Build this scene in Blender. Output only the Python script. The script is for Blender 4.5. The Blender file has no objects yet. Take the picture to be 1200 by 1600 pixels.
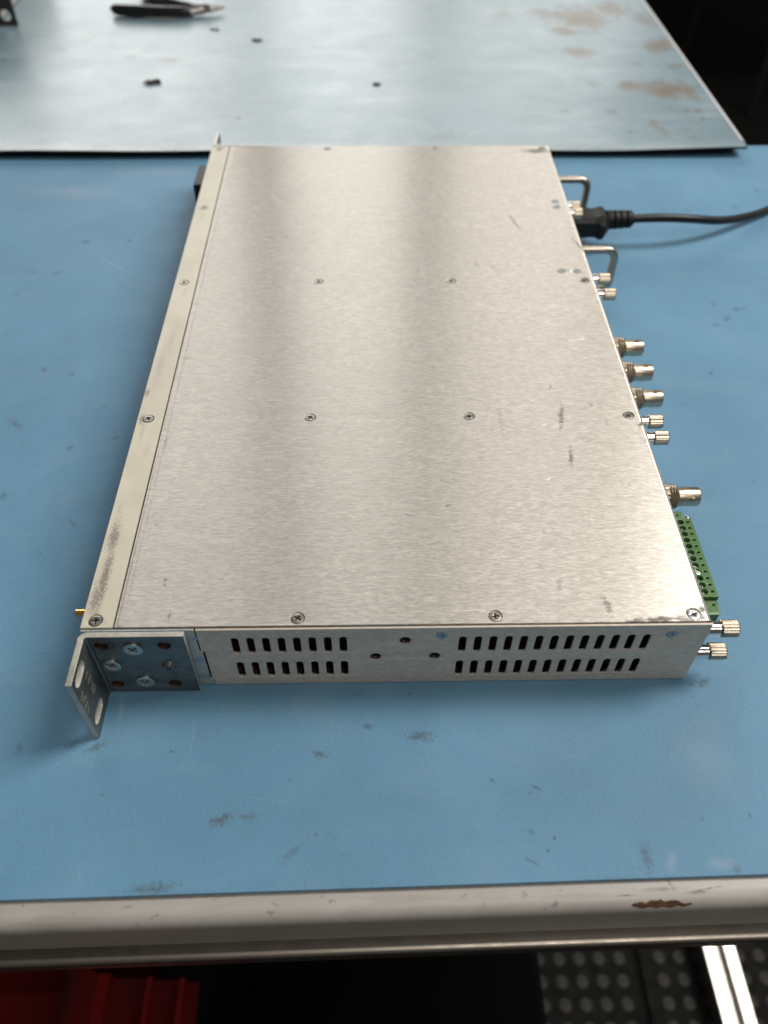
import bpy, bmesh, math, random
from mathutils import Vector, Matrix, Euler

random.seed(7)
scene = bpy.context.scene
C = scene.collection
PI = math.pi
MM = 0.001

# ------------------------------------------------------------------ camera
cam_d = bpy.data.cameras.new('camera')
cam = bpy.data.objects.new('camera', cam_d)
C.objects.link(cam)
cam.location = (0.1176, -0.1840, 0.3194)
cam.rotation_euler = (0.7293, -0.0065, -0.0181)
cam_d.sensor_fit = 'VERTICAL'
cam_d.sensor_height = 36.0
cam_d.sensor_width = 27.0
cam_d.lens = 1269.87 / 1600 * 36.0
cam_d.clip_start = 0.01
cam_d.clip_end = 60
cam_d.dof.use_dof = True
cam_d.dof.focus_distance = 0.375
cam_d.dof.aperture_fstop = 7.5
scene.camera = cam

# ------------------------------------------------------------------ light
world = bpy.data.worlds.new('World')
scene.world = world
world.use_nodes = True
wb = world.node_tree.nodes['Background']
wb.inputs['Color'].default_value = (1.0, 0.95, 0.9, 1)
wb.inputs['Strength'].default_value = 0.08


def area(name, loc, target, sx, sy, power, color):
    d = bpy.data.lights.new(name, 'AREA')
    d.shape = 'RECTANGLE'
    d.size = sx
    d.size_y = sy
    d.energy = power
    d.color = color
    o = bpy.data.objects.new(name, d)
    C.objects.link(o)
    o.location = loc
    v = Vector(target) - Vector(loc)
    o.rotation_euler = v.to_track_quat('-Z', 'Y').to_euler()
    return o


# three tall window panes at the far end of the room, dark mullions between
WY = 3.3
for x0, x1, L in ((-1.75, -0.43, 4.5), (-0.24, 0.29, 4.9), (0.47, 1.15, 3.1)):
    w, h = x1 - x0, 1.95
    area('window_light', ((x0 + x1) / 2, WY, 1.50), ((x0 + x1) / 2, 0, 1.50), w, h, L * PI * w * h, (1.0, 0.99, 0.96))
# ceiling fixture, above and to the right
area('ceiling_light', (1.9, 0.75, 2.3), (0.2, 0.2, 0.0), 0.85, 1.6, 88, (1.0, 0.95, 0.88))
# a weaker fixture behind the camera
area('ceiling_light', (0.9, -1.3, 2.3), (0.3, 0.0, 0.0), 0.6, 1.2, 21, (1.0, 0.93, 0.84))

scene.view_settings.view_transform = 'Standard'
scene.view_settings.look = 'None'
scene.view_settings.exposure = 0.0
scene.view_settings.gamma = 1.0
scene.cycles.use_denoising = True
scene.cycles.max_bounces = 8
scene.cycles.sample_clamp_indirect = 6.0

# ------------------------------------------------------------------ dirt, wear and painted light or shadow, millimetres on their own surface:
# centre x, centre y, half length, half width, angle, strength
NEAR_STAINS = [
    (115.8, -21.1, 2.46, 1.48, -0.01, 0.90),
    (138.2, -25.9, 6.77, 3.19, -0.01, 0.80),
    (95.7, -33.3, 4.03, 1.95, -0.20, 0.80),
    (57.7, -60.2, 5.53, 2.91, 0.45, 0.90),
    (68.4, -59.3, 5.00, 1.79, 0.07, 0.55),
    (35.7, -85.4, 10.56, 2.56, 0.07, 0.75),
    (2.1, -29.0, 6.23, 1.84, 0.39, 0.70),
    (-8.2, -28.0, 3.71, 1.87, 0.39, 0.70),
    (-29.8, -28.6, 2.13, 3.24, -0.01, 0.50),
    (33.9, -31.2, 1.06, 0.86, -0.02, 0.80),
    (9.1, -49.4, 0.77, 0.81, -0.02, 0.90),
    (86.1, -73.4, 5.90, 2.00, 0.70, 0.50),
    (95.1, -66.5, 0.75, 0.74, -0.02, 0.80),
    (83.9, -44.4, 0.78, 0.68, -0.02, 0.70),
    (166.0, -45.7, 1.77, 0.83, -0.77, 0.80),
    (183.6, -48.9, 2.48, 0.84, -0.49, 0.95),
    (180.9, -51.0, 1.35, 0.64, 0.33, 0.70),
    (187.9, -69.4, 1.00, 0.99, -0.02, 0.80),
    (184.9, -74.2, 0.99, 0.97, -0.02, 0.80),
    (177.7, -77.9, 3.47, 1.00, -0.46, 0.70),
    (179.2, -66.8, 1.64, 1.58, -0.96, 0.40),
    (222.0, -77.2, 3.19, 7.20, -0.02, 0.55),
    (247.5, -62.9, 0.89, 1.05, -0.02, 0.50),
    (267.0, -61.7, 0.64, 1.06, -0.02, 0.90),
    (255.1, -82.0, 2.33, 1.89, -0.60, 0.50),
    (265.5, -2.0, 4.33, 2.29, 0.49, 0.80),  # shadow of the lower thumb screw, painted dark on the mat
    (259.4, -3.2, 1.71, 1.32, -0.01, 0.60),
    (-78.5, 115.4, 3.16, 3.52, 0.52, 0.60),
    (-36.7, 95.4, 1.60, 4.13, 0.75, 0.60),
    (-51.5, 152.1, 3.10, 2.59, 1.04, 0.60),
    (-87.7, 172.3, 7.55, 2.74, -0.69, 0.60),
    (-84.1, 222.5, 3.37, 2.67, -0.48, 0.70),
    (-66.5, 218.6, 1.97, 2.25, -0.01, 0.60),
    (-92.9, 374.5, 3.42, 3.70, 0.69, 0.70),
    (-60.9, 376.1, 2.80, 2.81, 0.34, 0.60),
    (-103.3, 332.0, 4.35, 3.02, 0.33, 0.50),
    (-121.8, 333.8, 5.08, 3.22, -0.83, 0.35),
    (-124.2, 304.9, 2.19, 2.82, -0.01, 0.50),
    (-44.2, 184.8, 1.13, 1.47, -0.01, 0.60),
    (-40.2, 187.0, 2.23, 1.62, -0.47, 0.40),
    (-27.9, 159.7, 2.61, 2.16, 0.79, 0.50),
    (437.2, 451.0, 3.17, 4.55, -0.01, 0.60),
    (368.2, 283.9, 3.43, 3.01, 0.26, 0.80),
    (358.7, 272.9, 4.25, 2.53, 0.64, 0.80),
    (348.8, 265.7, 3.32, 2.15, 0.26, 0.60),
    (353.7, 290.1, 2.21, 2.37, -0.01, 0.60),
    (372.8, 284.6, 3.93, 2.27, 0.26, 0.50),
    (331.2, 215.2, 1.61, 2.29, -0.01, 0.80),
    (305.3, 185.7, 2.70, 1.80, -0.01, 0.30),
    (410.3, 423.6, 4.11, 5.34, -0.01, 0.40),
    (371.7, 419.7, 3.57, 4.20, -0.01, 0.40),
    (327.2, 121.5, 1.25, 2.74, 0.40, 0.50),
    (111.6, -5.8, 4.22, 1.88, 0.18, 0.35),
    (134.1, -6.2, 1.97, 0.78, -0.01, 0.60),
    (46.8, -24.5, 12.15, 5.81, -0.01, 0.12),
    (38.5, -88.1, 23.50, 1.83, 0.03, 0.30),
    (208.1, -85.2, 19.51, 1.62, 0.03, 0.30),
]
FAR_STAINS = [
    (358.8, 840.5, 43.66, 51.96, 0.00, 0.95),
    (401.0, 868.8, 29.74, 37.44, 0.00, 0.80),
    (334.2, 801.2, 21.18, 18.04, 0.00, 0.90),
    (321.4, 857.6, 27.81, 20.90, -0.91, 0.60),
    (339.9, 734.6, 20.13, 19.91, 0.00, 0.85),
    (429.3, 756.8, 18.85, 32.12, -0.50, 0.95),
    (434.3, 836.5, 21.82, 31.86, 0.00, 0.60),
    (402.4, 857.9, 8.85, 19.77, 0.00, 0.70),
    (406.3, 637.5, 32.85, 26.63, -0.23, 1.00),
    (374.2, 646.9, 20.10, 15.70, 0.21, 0.90),
    (427.2, 634.4, 12.41, 26.49, -0.00, 0.90),
    (431.1, 697.7, 15.66, 10.20, 0.39, 0.60),
    (340.4, 650.1, 9.39, 11.14, -0.00, 0.45),
    (343.2, 587.3, 6.53, 7.18, -0.00, 0.60),
    (377.6, 565.1, 5.82, 5.57, -0.00, 0.70),
    (379.0, 551.6, 17.43, 7.10, -1.31, 0.50),
    (413.5, 590.0, 4.18, 5.14, -0.00, 0.70),
    (424.2, 590.0, 6.31, 5.18, -0.22, 0.80),
    (423.9, 571.8, 2.94, 5.70, -0.00, 0.70),
    (351.4, 543.8, 3.99, 4.67, -0.00, 0.50),
    (301.1, 587.4, 5.92, 5.70, -0.00, 0.70),
    (405.3, 532.0, 8.98, 6.52, -0.82, 0.40),
    (393.1, 702.8, 11.34, 8.56, -0.88, 0.40),
    (188.5, 532.7, 19.62, 12.64, -0.00, 0.18),
    (-123.1, 723.5, 7.83, 7.13, 0.00, 0.45),
    (-82.5, 714.7, 12.98, 7.87, 0.00, 0.55),
    (-200.0, 744.9, 11.87, 5.44, -0.41, 0.35),
    (-173.3, 780.5, 2.72, 5.88, 0.00, 0.70),
    (1.3, 574.2, 2.89, 4.80, -0.00, 0.75),
    (-107.3, 608.3, 1.78, 4.42, -0.00, 0.60),
    (128.0, 613.7, 2.41, 4.41, -0.00, 0.60),
    (-250.6, 714.7, 3.22, 5.39, 0.00, 0.60),
    (-32.4, 517.1, 109.62, 8.64, -0.00, 0.16),
    (273.7, 857.4, 14.67, 21.55, 0.00, 0.40),
]
TOP_MARKS = [
    (215.4, 126.9, 1.93, 11.26, -0.17, 0.75),
    (215.2, 97.1, 1.84, 8.47, -0.11, 0.85),
    (197.1, 20.2, 1.85, 5.77, -0.19, 0.40),
    (215.4, 8.8, 2.22, 6.87, 0.19, 0.70),
    (213.4, 150.2, 1.36, 2.65, -0.01, 0.50),
    (232.1, 135.6, 2.32, 2.55, -0.01, 0.50),
    (237.6, 121.8, 1.30, 2.93, -0.01, 0.50),
    (184.1, 124.8, 1.95, 14.29, -0.01, 0.22),
    (215.6, 322.3, 1.59, 15.61, 0.26, 0.60),
    (253.9, 291.2, 1.85, 12.83, 0.35, 0.75),
    (185.7, 269.6, 2.01, 4.42, -0.01, 0.40),
    (195.3, 265.9, 2.80, 3.66, -0.01, 0.35),
    (245.7, 427.1, 14.57, 4.87, -0.00, 0.95),
    (235.0, 2.1, 11.91, 1.91, 0.03, 0.95),
    (248.9, 0.1, 6.53, 1.92, -0.01, 0.80),
    (227.0, 1.6, 7.84, 1.59, -0.01, 0.80),
    (245.0, 2.0, 5.24, 3.21, -0.01, 0.60),
    (254.3, 6.9, 2.38, 1.98, -0.01, 0.80),
    (255.0, 120.6, 1.57, 5.92, -0.56, 1.00),
    (30.7, 24.7, 2.12, 1.21, 0.68, 0.80),
    (30.7, 23.0, 0.78, 1.39, 0.44, 0.70),
    (35.4, 6.8, 0.91, 3.48, -0.01, 0.60),
    (153.2, 65.9, 2.21, 0.76, 0.43, 0.60),
    (135.4, 60.3, 2.92, 0.58, -0.25, 0.60),
    (53.1, 303.6, 3.33, 2.01, -0.01, 0.35),
    (64.8, 302.8, 2.91, 2.00, -0.01, 0.30),
    (119.7, 82.6, 3.62, 0.84, -0.01, 0.25),
    (21.0, 176.1, 6.98, 1.71, -0.01, 0.20),
    (87.7, 29.8, 4.10, 0.86, -0.01, 0.25),
    (17.6, 110.1, 1.57, 9.15, -0.01, 0.20),
    (239.5, 78.3, 0.91, 1.27, -0.01, 0.60),
    (195.0, 50.0, 0.72, 0.95, -0.01, 0.50),
    (22.0, 55.9, 2.00, 0.96, -0.01, 0.40),
]
TOP_SCRATCHES = [
    (237.2, 191.5, 4.35, 1.17, 0.31, 1.00),
    (231.5, 189.8, 1.86, 0.89, 0.13, 0.90),
    (205.5, 120.2, 2.77, 0.85, 0.64, 1.00),
    (202.3, 82.5, 2.28, 0.72, 0.74, 1.00),
    (54.6, 353.9, 9.77, 1.53, -0.92, 0.60),
    (151.3, 264.7, 1.99, 21.25, -0.01, 0.30),
    (45.0, 325.9, 4.34, 1.69, 0.34, 0.50),
    (169.7, 363.4, 1.86, 18.12, 0.21, 0.25),
    (152.0, 69.1, 2.83, 0.53, 0.81, 0.60),
    (150.2, 439.4, 1.96, 4.39, -0.00, 0.70),
    (34.3, 13.8, 0.66, 6.47, -0.01, 0.30),
]
STRIP_MARKS = [
    (5.0, 25.7, 2.62, 23.47, -0.30, 0.95),
    (4.4, 48.7, 3.36, 10.52, -0.31, 0.90),
    (3.6, 15.8, 3.14, 9.29, -0.29, 0.80),
    (3.5, 65.8, 1.74, 5.95, -0.01, 0.30),
    (2.7, 126.7, 1.86, 4.51, -0.47, 0.90),
    (1.7, 147.2, 2.00, 3.65, -0.01, 0.80),
    (4.4, 117.2, 1.39, 8.95, -0.34, 0.45),
    (8.8, 103.4, 2.17, 4.52, -0.01, 0.35),
    (4.5, 170.7, 5.73, 23.36, -0.37, 0.45),
    (7.1, 193.6, 4.36, 16.86, -0.38, 0.40),
    (7.7, 239.2, 1.91, 6.10, -0.01, 0.35),
    (19.9, 159.6, 1.70, 2.16, -0.01, 0.50),
    (6.4, 330.4, 2.57, 6.85, -0.01, 0.25),
]
EDGE_CHIP = [
    (221.7, -94.0, 13.84, 1.23, 0.02, 1.00),
]
NEAR_PALE = [
    (-67.3, 344.3, 34.02, 0.94, -0.69, 0.50),
    (-46.1, 316.9, 16.24, 0.75, -0.53, 0.35),
    (41.8, -27.3, 0.40, 15.52, -0.01, 0.25),
    (9.1, -10.5, 1.36, 9.36, 0.08, 0.35),  # strip of light falling past the ear, painted pale
    (231.6, -78.6, 2.48, 5.18, -0.38, 0.35),
    (250.3, -80.0, 7.34, 3.65, -0.02, 0.40),
    (255.8, -36.3, 16.06, 22.38, -0.02, 0.22),
    (47.7, -9.6, 27.99, 0.46, -0.09, 0.20),
    (-42.5, 49.7, 13.24, 0.41, 0.84, 0.30),
    (-7.6, -63.9, 0.34, 9.46, 0.37, 0.25),
    (7.4, -80.8, 0.32, 5.88, 0.45, 0.35),
    (318.8, 147.9, 0.50, 22.83, 0.22, 0.25),
    (273.7, 73.4, 7.71, 0.44, -0.75, 0.20),
    (147.8, -51.0, 20.75, 0.26, 0.04, 0.25),
    (106.9, -70.6, 0.25, 10.62, -0.61, 0.25),
    (202.3, -35.4, 12.53, 0.28, 0.20, 0.25),
    (-117.5, 451.7, 51.59, 16.26, -0.01, 0.30),  # haze of window glare painted into the mat colour
    (-50.6, 484.6, 42.77, 13.76, -0.00, 0.25),  # second patch of painted window glare
    (75.9, -52.5, 19.34, 0.26, -0.16, 0.20),
    (227.3, -54.8, 9.88, 0.24, 0.39, 0.25),
]


# ------------------------------------------------------------------ materials
def new_mat(name):
    m = bpy.data.materials.new(name)
    m.use_nodes = True
    nt = m.node_tree
    b = nt.nodes['Principled BSDF']
    return m, nt, b


def nd(nt, kind, **kw):
    n = nt.nodes.new(kind)
    for k, v in kw.items():
        setattr(n, k, v)
    return n


def ln(nt, a, b):
    nt.links.new(a, b)


def math_n(nt, op, a, b=None, clamp=False):
    n = nd(nt, 'ShaderNodeMath', operation=op, use_clamp=clamp)
    for i, v in enumerate((a, b)):
        if v is None:
            continue
        if isinstance(v, (int, float)):
            n.inputs[i].default_value = v
        else:
            ln(nt, v, n.inputs[i])
    return n.outputs[0]


def noise(nt, vec, scale, detail=3.0, rough=0.5, dist=0.0):
    n = nd(nt, 'ShaderNodeTexNoise')
    n.inputs['Scale'].default_value = scale
    n.inputs['Detail'].default_value = detail
    n.inputs['Roughness'].default_value = rough
    n.inputs['Distortion'].default_value = dist
    ln(nt, vec, n.inputs['Vector'])
    return n.outputs['Fac']


def mapping(nt, vec, scale=(1, 1, 1), loc=(0, 0, 0), rot=(0, 0, 0)):
    n = nd(nt, 'ShaderNodeMapping')
    n.inputs['Scale'].default_value = scale
    n.inputs['Location'].default_value = loc
    n.inputs['Rotation'].default_value = rot
    ln(nt, vec, n.inputs['Vector'])
    return n.outputs[0]


def ramp(nt, fac, stops):
    n = nd(nt, 'ShaderNodeValToRGB')
    e = n.color_ramp.elements
    while len(e) < len(stops):
        e.new(0.5)
    for i, (p, c) in enumerate(stops):
        e[i].position = p
        e[i].color = (c, c, c, 1) if isinstance(c, (int, float)) else (*c, 1)
    ln(nt, fac, n.inputs[0])
    return n.outputs[0]


def mix(nt, fac, a, b):
    n = nd(nt, 'ShaderNodeMix', data_type='RGBA')
    for i, v in ((0, fac), (6, a), (7, b)):
        if isinstance(v, (int, float)):
            n.inputs[i].default_value = v
        elif isinstance(v, tuple):
            n.inputs[i].default_value = (*v, 1)
        else:
            ln(nt, v, n.inputs[i])
    return n.outputs[2]


def geo_pos(nt):
    return nd(nt, 'ShaderNodeTexCoord').outputs['Object']


def make_stain_group():
    g = bpy.data.node_groups.new('stain', 'ShaderNodeTree')
    I = g.interface
    for nm, ty in (('Vector', 'NodeSocketVector'), ('Noise', 'NodeSocketFloat'), ('Centre', 'NodeSocketVector'),
                   ('Angle', 'NodeSocketFloat'), ('InvSize', 'NodeSocketVector'), ('Strength', 'NodeSocketFloat'),
                   ('Soft', 'NodeSocketFloat'), ('Amp', 'NodeSocketFloat')):
        I.new_socket(nm, in_out='INPUT', socket_type=ty)
    I.new_socket('Fac', in_out='OUTPUT', socket_type='NodeSocketFloat')
    gi = nd(g, 'NodeGroupInput')
    go = nd(g, 'NodeGroupOutput')
    sub = nd(g, 'ShaderNodeVectorMath', operation='SUBTRACT')
    ln(g, gi.outputs['Vector'], sub.inputs[0])
    ln(g, gi.outputs['Centre'], sub.inputs[1])
    rot = nd(g, 'ShaderNodeVectorRotate', rotation_type='Z_AXIS')
    ln(g, sub.outputs[0], rot.inputs['Vector'])
    neg = math_n(g, 'MULTIPLY', gi.outputs['Angle'], -1.0)
    ln(g, neg, rot.inputs['Angle'])
    mul = nd(g, 'ShaderNodeVectorMath', operation='MULTIPLY')
    ln(g, rot.outputs[0], mul.inputs[0])
    ln(g, gi.outputs['InvSize'], mul.inputs[1])
    le = nd(g, 'ShaderNodeVectorMath', operation='LENGTH')
    ln(g, mul.outputs[0], le.inputs[0])
    d = math_n(g, 'SUBTRACT', 1.0, le.outputs['Value'])
    nz = math_n(g, 'MULTIPLY', math_n(g, 'SUBTRACT', gi.outputs['Noise'], 0.5), gi.outputs['Amp'])
    s = math_n(g, 'ADD', d, nz)
    f = math_n(g, 'DIVIDE', s, gi.outputs['Soft'], True)
    f2 = math_n(g, 'MULTIPLY', f, gi.outputs['Strength'])
    ln(g, f2, go.inputs['Fac'])
    return g


STAIN = make_stain_group()


def stains(nt, vec, noise_s, lst, soft=0.35, amp=3.0, grow=1.0):
    """vec in metres; returns the strongest stain's factor"""
    flat = nd(nt, 'ShaderNodeVectorMath', operation='MULTIPLY')
    ln(nt, vec, flat.inputs[0])
    flat.inputs[1].default_value = (1000, 1000, 0)
    out = None
    for (x, y, a, b, ang, st) in lst:
        n = nd(nt, 'ShaderNodeGroup')
        n.node_tree = STAIN
        ln(nt, flat.outputs[0], n.inputs['Vector'])
        ln(nt, noise_s, n.inputs['Noise'])
        n.inputs['Centre'].default_value = (x, y, 0)
        n.inputs['Angle'].default_value = ang
        n.inputs['InvSize'].default_value = (1 / (a * grow), 1 / (b * grow), 0)
        n.inputs['Strength'].default_value = st
        n.inputs['Soft'].default_value = soft
        n.inputs['Amp'].default_value = amp
        out = n.outputs[0] if out is None else math_n(nt, 'MAXIMUM', out, n.outputs[0])
    return out


def simple(name, col, rough=0.5, metal=0.0, var=0.12, scale=300, bump=0.0, spec=0.5, bscale=None):
    m, nt, b = new_mat(name)
    v = geo_pos(nt)
    n = noise(nt, v, scale, 4, 0.6)
    k = ramp(nt, n, ((0.25, 1 - var), (0.75, 1 + 0)))
    c = nd(nt, 'ShaderNodeMix', data_type='RGBA', blend_type='MULTIPLY')
    c.inputs[0].default_value = 1
    c.inputs[6].default_value = (*col, 1)
    ln(nt, k, c.inputs[7])
    ln(nt, c.outputs[2], b.inputs['Base Color'])
    r = ramp(nt, n, ((0.2, min(1, rough * 1.2)), (0.8, rough * 0.85)))
    ln(nt, r, b.inputs['Roughness'])
    b.inputs['Metallic'].default_value = metal
    b.inputs['Specular IOR Level'].default_value = spec
    if bump:
        bn = nd(nt, 'ShaderNodeBump')
        bn.inputs['Strength'].default_value = bump
        bn.inputs['Distance'].default_value = 0.0002
        h = noise(nt, v, bscale or scale, 3)
        ln(nt, h, bn.inputs['Height'])
        ln(nt, bn.outputs[0], b.inputs['Normal'])
    return m


def mat_rubber(name, base, lst, stain_col, film, rough, stain_amp, stain_scale, coat=0.0, soft=0.9, pale=None, strength=1.0):
    """blue bench matting: fine leather grain, scuffs, dirt, painted light"""
    m, nt, b = new_mat(name)
    v = geo_pos(nt)
    cloud = noise(nt, v, 9, 5, 0.6, 0.4)
    fine = noise(nt, v, 900, 2, 0.6)
    col = mix(nt, ramp(nt, cloud, ((0.3, 0.0), (0.7, 1.0))), tuple(c * 0.88 for c in base), tuple(c * 1.12 for c in base))
    col = mix(nt, ramp(nt, fine, ((0.35, 0.0), (0.7, 0.16))), col, tuple(min(1, c * 1.5 + 0.02) for c in base))
    # pale rubbed film
    fm = noise(nt, mapping(nt, v, (1, 1.7, 1)), 16, 6, 0.65, 0.8)
    col = mix(nt, ramp(nt, fm, ((0.50, 0.0), (0.72, film))), col, (0.36, 0.43, 0.48))
    # faint grime everywhere
    gm = noise(nt, v, 55, 5, 0.7)
    col = mix(nt, ramp(nt, gm, ((0.60, 0.0), (0.78, 0.18))), col, (0.05, 0.07, 0.08))
    sp = noise(nt, v, 260, 2, 0.5)
    col = mix(nt, ramp(nt, sp, ((0.735, 0.0), (0.78, 0.5))), col, (0.06, 0.06, 0.055))
    sn = noise(nt, v, stain_scale, 6, 0.8, 0.3)
    st = stains(nt, v, sn, lst, soft=soft, amp=stain_amp)
    if strength != 1.0:
        st = math_n(nt, 'MULTIPLY', st, strength)
    col = mix(nt, st, col, stain_col)
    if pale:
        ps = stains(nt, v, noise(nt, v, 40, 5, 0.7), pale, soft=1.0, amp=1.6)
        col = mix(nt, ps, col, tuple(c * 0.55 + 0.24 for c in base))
    ln(nt, col, b.inputs['Base Color'])
    rr = math_n(nt, 'ADD', ramp(nt, fm, ((0.3, rough), (0.75, rough + 0.12))), math_n(nt, 'MULTIPLY', st, 0.25))
    ln(nt, rr, b.inputs['Roughness'])
    b.inputs['Specular IOR Level'].default_value = 0.5 if coat else 0.38
    g = nd(nt, 'ShaderNodeTexVoronoi')
    g.inputs['Scale'].default_value = 1100
    ln(nt, v, g.inputs['Vector'])
    hh = math_n(nt, 'ADD', math_n(nt, 'MULTIPLY', g.outputs['Distance'], 0.6), noise(nt, v, 400, 3))
    bn = nd(nt, 'ShaderNodeBump')
    bn.inputs['Strength'].default_value = 0.35
    bn.inputs['Distance'].default_value = 0.00025
    ln(nt, hh, bn.inputs['Height'])
    ln(nt, bn.outputs[0], b.inputs['Normal'])
    if coat:
        b.inputs['Coat Weight'].default_value = coat
        ln(nt, ramp(nt, noise(nt, mapping(nt, v, (1, 1.6, 1)), 22, 6, 0.7, 0.6), ((0.3, 0.24), (0.7, 0.40))), b.inputs['Coat Roughness'])
        b.inputs['Coat IOR'].default_value = 1.6
    return m


def mat_brushed(name, base, rough, aniso, marks=None, scratches=None, metal=1.0, grain=1.0):
    """rolled aluminium with short brush strokes along x; the u axis of its uv map runs across the strokes"""
    m, nt, b = new_mat(name)
    v = geo_pos(nt)
    s1 = noise(nt, mapping(nt, v, (270, 1900, 700)), 1.0, 4, 0.7)
    s2 = noise(nt, mapping(nt, v, (420, 3800, 900)), 1.0, 2, 0.5)
    s3 = noise(nt, mapping(nt, v, (110, 330, 100)), 1.0, 6, 0.75)
    s4 = noise(nt, v, 14, 4, 0.6)
    lo, hi = tuple(c * (1 - 0.40 * grain) for c in base), tuple(min(1, c * (1 + 0.27 * grain)) for c in base)
    col = mix(nt, ramp(nt, s1, ((0.32, 0.0), (0.68, 1.0))), lo, hi)
    col = mix(nt, ramp(nt, s2, ((0.58, 0.0), (0.75, 0.5))), col, tuple(c * 0.6 for c in base))
    col = mix(nt, ramp(nt, s3, ((0.38, 0.40 * grain), (0.62, 0.0))), col, tuple(c * 0.75 for c in base))
    col = mix(nt, ramp(nt, s4, ((0.3, 0.25), (0.7, 0.0))), col, tuple(c * 0.8 for c in base))
    rr = math_n(nt, 'ADD', ramp(nt, s1, ((0.25, rough * 0.88), (0.75, rough * 1.1))), ramp(nt, s3, ((0.3, 0.03), (0.7, 0.0))))
    met = None
    if marks:
        marks = [(a, b_, c * 0.85, d * 0.85, e, f * 0.8) for a, b_, c, d, e, f in marks]
        sn = noise(nt, mapping(nt, v, (260, 520, 300)), 1.0, 6, 0.8)
        st = stains(nt, v, sn, marks, soft=0.7, amp=4.2)
        col = mix(nt, st, col, (0.035, 0.033, 0.035))
        rr = math_n(nt, 'ADD', rr, math_n(nt, 'MULTIPLY', st, 0.3))
        met = math_n(nt, 'SUBTRACT', metal, math_n(nt, 'MULTIPLY', st, 0.6), True)
    if scratches:
        sn = noise(nt, mapping(nt, v, (500, 500, 300)), 1.0, 3, 0.6)
        st = stains(nt, v, sn, [(a, b_, c, d, e, f * 0.6) for a, b_, c, d, e, f in scratches], soft=0.8, amp=2.2)
        col = mix(nt, st, col, (0.95, 0.92, 0.88))
        rr = math_n(nt, 'ADD', rr, math_n(nt, 'MULTIPLY', st, 0.25))
    ln(nt, col, b.inputs['Base Color'])
    ln(nt, rr, b.inputs['Roughness'])
    if met is not None:
        ln(nt, met, b.inputs['Metallic'])
    else:
        b.inputs['Metallic'].default_value = metal
    b.inputs['Anisotropic'].default_value = aniso
    tg = nd(nt, 'ShaderNodeTangent', direction_type='UV_MAP', uv_map='brush')
    ln(nt, tg.outputs[0], b.inputs['Tangent'])
    bn = nd(nt, 'ShaderNodeBump')
    bn.inputs['Strength'].default_value = 0.25
    bn.inputs['Distance'].default_value = 0.00003
    ln(nt, s1, bn.inputs['Height'])
    ln(nt, bn.outputs[0], b.inputs['Normal'])
    return m


def mat_strip():
    m, nt, b = new_mat('beige_paint')
    v = geo_pos(nt)
    f = noise(nt, v, 1500, 2, 0.6)
    c4 = noise(nt, v, 40, 4, 0.6)
    col = mix(nt, ramp(nt, c4, ((0.3, 0.0), (0.7, 1.0))), (0.47, 0.445, 0.365), (0.56, 0.53, 0.44))
    col = mix(nt, ramp(nt, f, ((0.60, 0.0), (0.72, 0.35))), col, (0.24, 0.22, 0.17))
    sn = noise(nt, mapping(nt, v, (1500, 800, 500)), 1.0, 6, 0.85)
    st = stains(nt, v, sn, [(a, b_, min(c, 3.2) * 0.8, d, 0.0, f * 0.7 if f > 0.6 else f * 0.4) for a, b_, c, d, e, f in STRIP_MARKS], soft=0.7, amp=6.0)
    col = mix(nt, st, col, (0.025, 0.025, 0.03))
    ln(nt, col, b.inputs['Base Color'])
    b.inputs['Roughness'].default_value = 0.5
    bn = nd(nt, 'ShaderNodeBump')
    bn.inputs['Strength'].default_value = 0.3
    bn.inputs['Distance'].default_value = 0.00008
    ln(nt, f, bn.inputs['Height'])
    ln(nt, bn.outputs[0], b.inputs['Normal'])
    return m


def mat_laminate():
    m, nt, b = new_mat('grey_laminate')
    v = geo_pos(nt)
    f = noise(nt, mapping(nt, v, (60, 300, 300)), 1.0, 4, 0.6)
    c4 = noise(nt, v, 20, 5, 0.65)
    col = mix(nt, ramp(nt, c4, ((0.3, 0.0), (0.7, 1.0))), (0.335, 0.32, 0.30), (0.395, 0.38, 0.36))
    col = mix(nt, ramp(nt, f, ((0.55, 0.0), (0.8, 0.3))), col, (0.28, 0.26, 0.24))
    sp = noise(nt, v, 190, 3, 0.6)
    col = mix(nt, ramp(nt, sp, ((0.66, 0.0), (0.74, 0.55))), col, (0.12, 0.10, 0.085))
    gl = noise(nt, mapping(nt, v, (14, 120, 60)), 1.0, 5, 0.75, 0.5)
    col = mix(nt, ramp(nt, gl, ((0.56, 0.0), (0.72, 0.35))), col, (0.20, 0.18, 0.155))
    cr = stains(nt, v, noise(nt, v, 500, 5, 0.8), [(122, -3.6, 9, 0.3, 0.12, 0.9), (118, -4.6, 6, 0.9, 0.05, 0.6), (104, -3.2, 12, 1.0, 0.0, 0.55), (90, -5.0, 4, 0.35, 0.0, 0.8), (108, -1.0, 1.0, 2.2, 0.3, 0.5), (30, -3.0, 2, 0.4, 0.6, 0.5), (-40, -4.0, 3, 0.3, -0.4, 0.5), (66, -2.5, 1.2, 0.7, 0.0, 0.4), (-95, -3.0, 2, 0.5, 0.2, 0.5), (140, -0.6, 14, 0.3, 0.01, 0.5), (10, -0.4, 60, 0.35, 0.0, 0.5), (-80, -0.4, 50, 0.35, 0.0, 0.5)], soft=0.8, amp=2.6)
    col = mix(nt, cr, col, (0.07, 0.05, 0.04))
    ln(nt, col, b.inputs['Base Color'])
    ln(nt, ramp(nt, c4, ((0.3, 0.38), (0.7, 0.48))), b.inputs['Roughness'])
    return m


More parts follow.
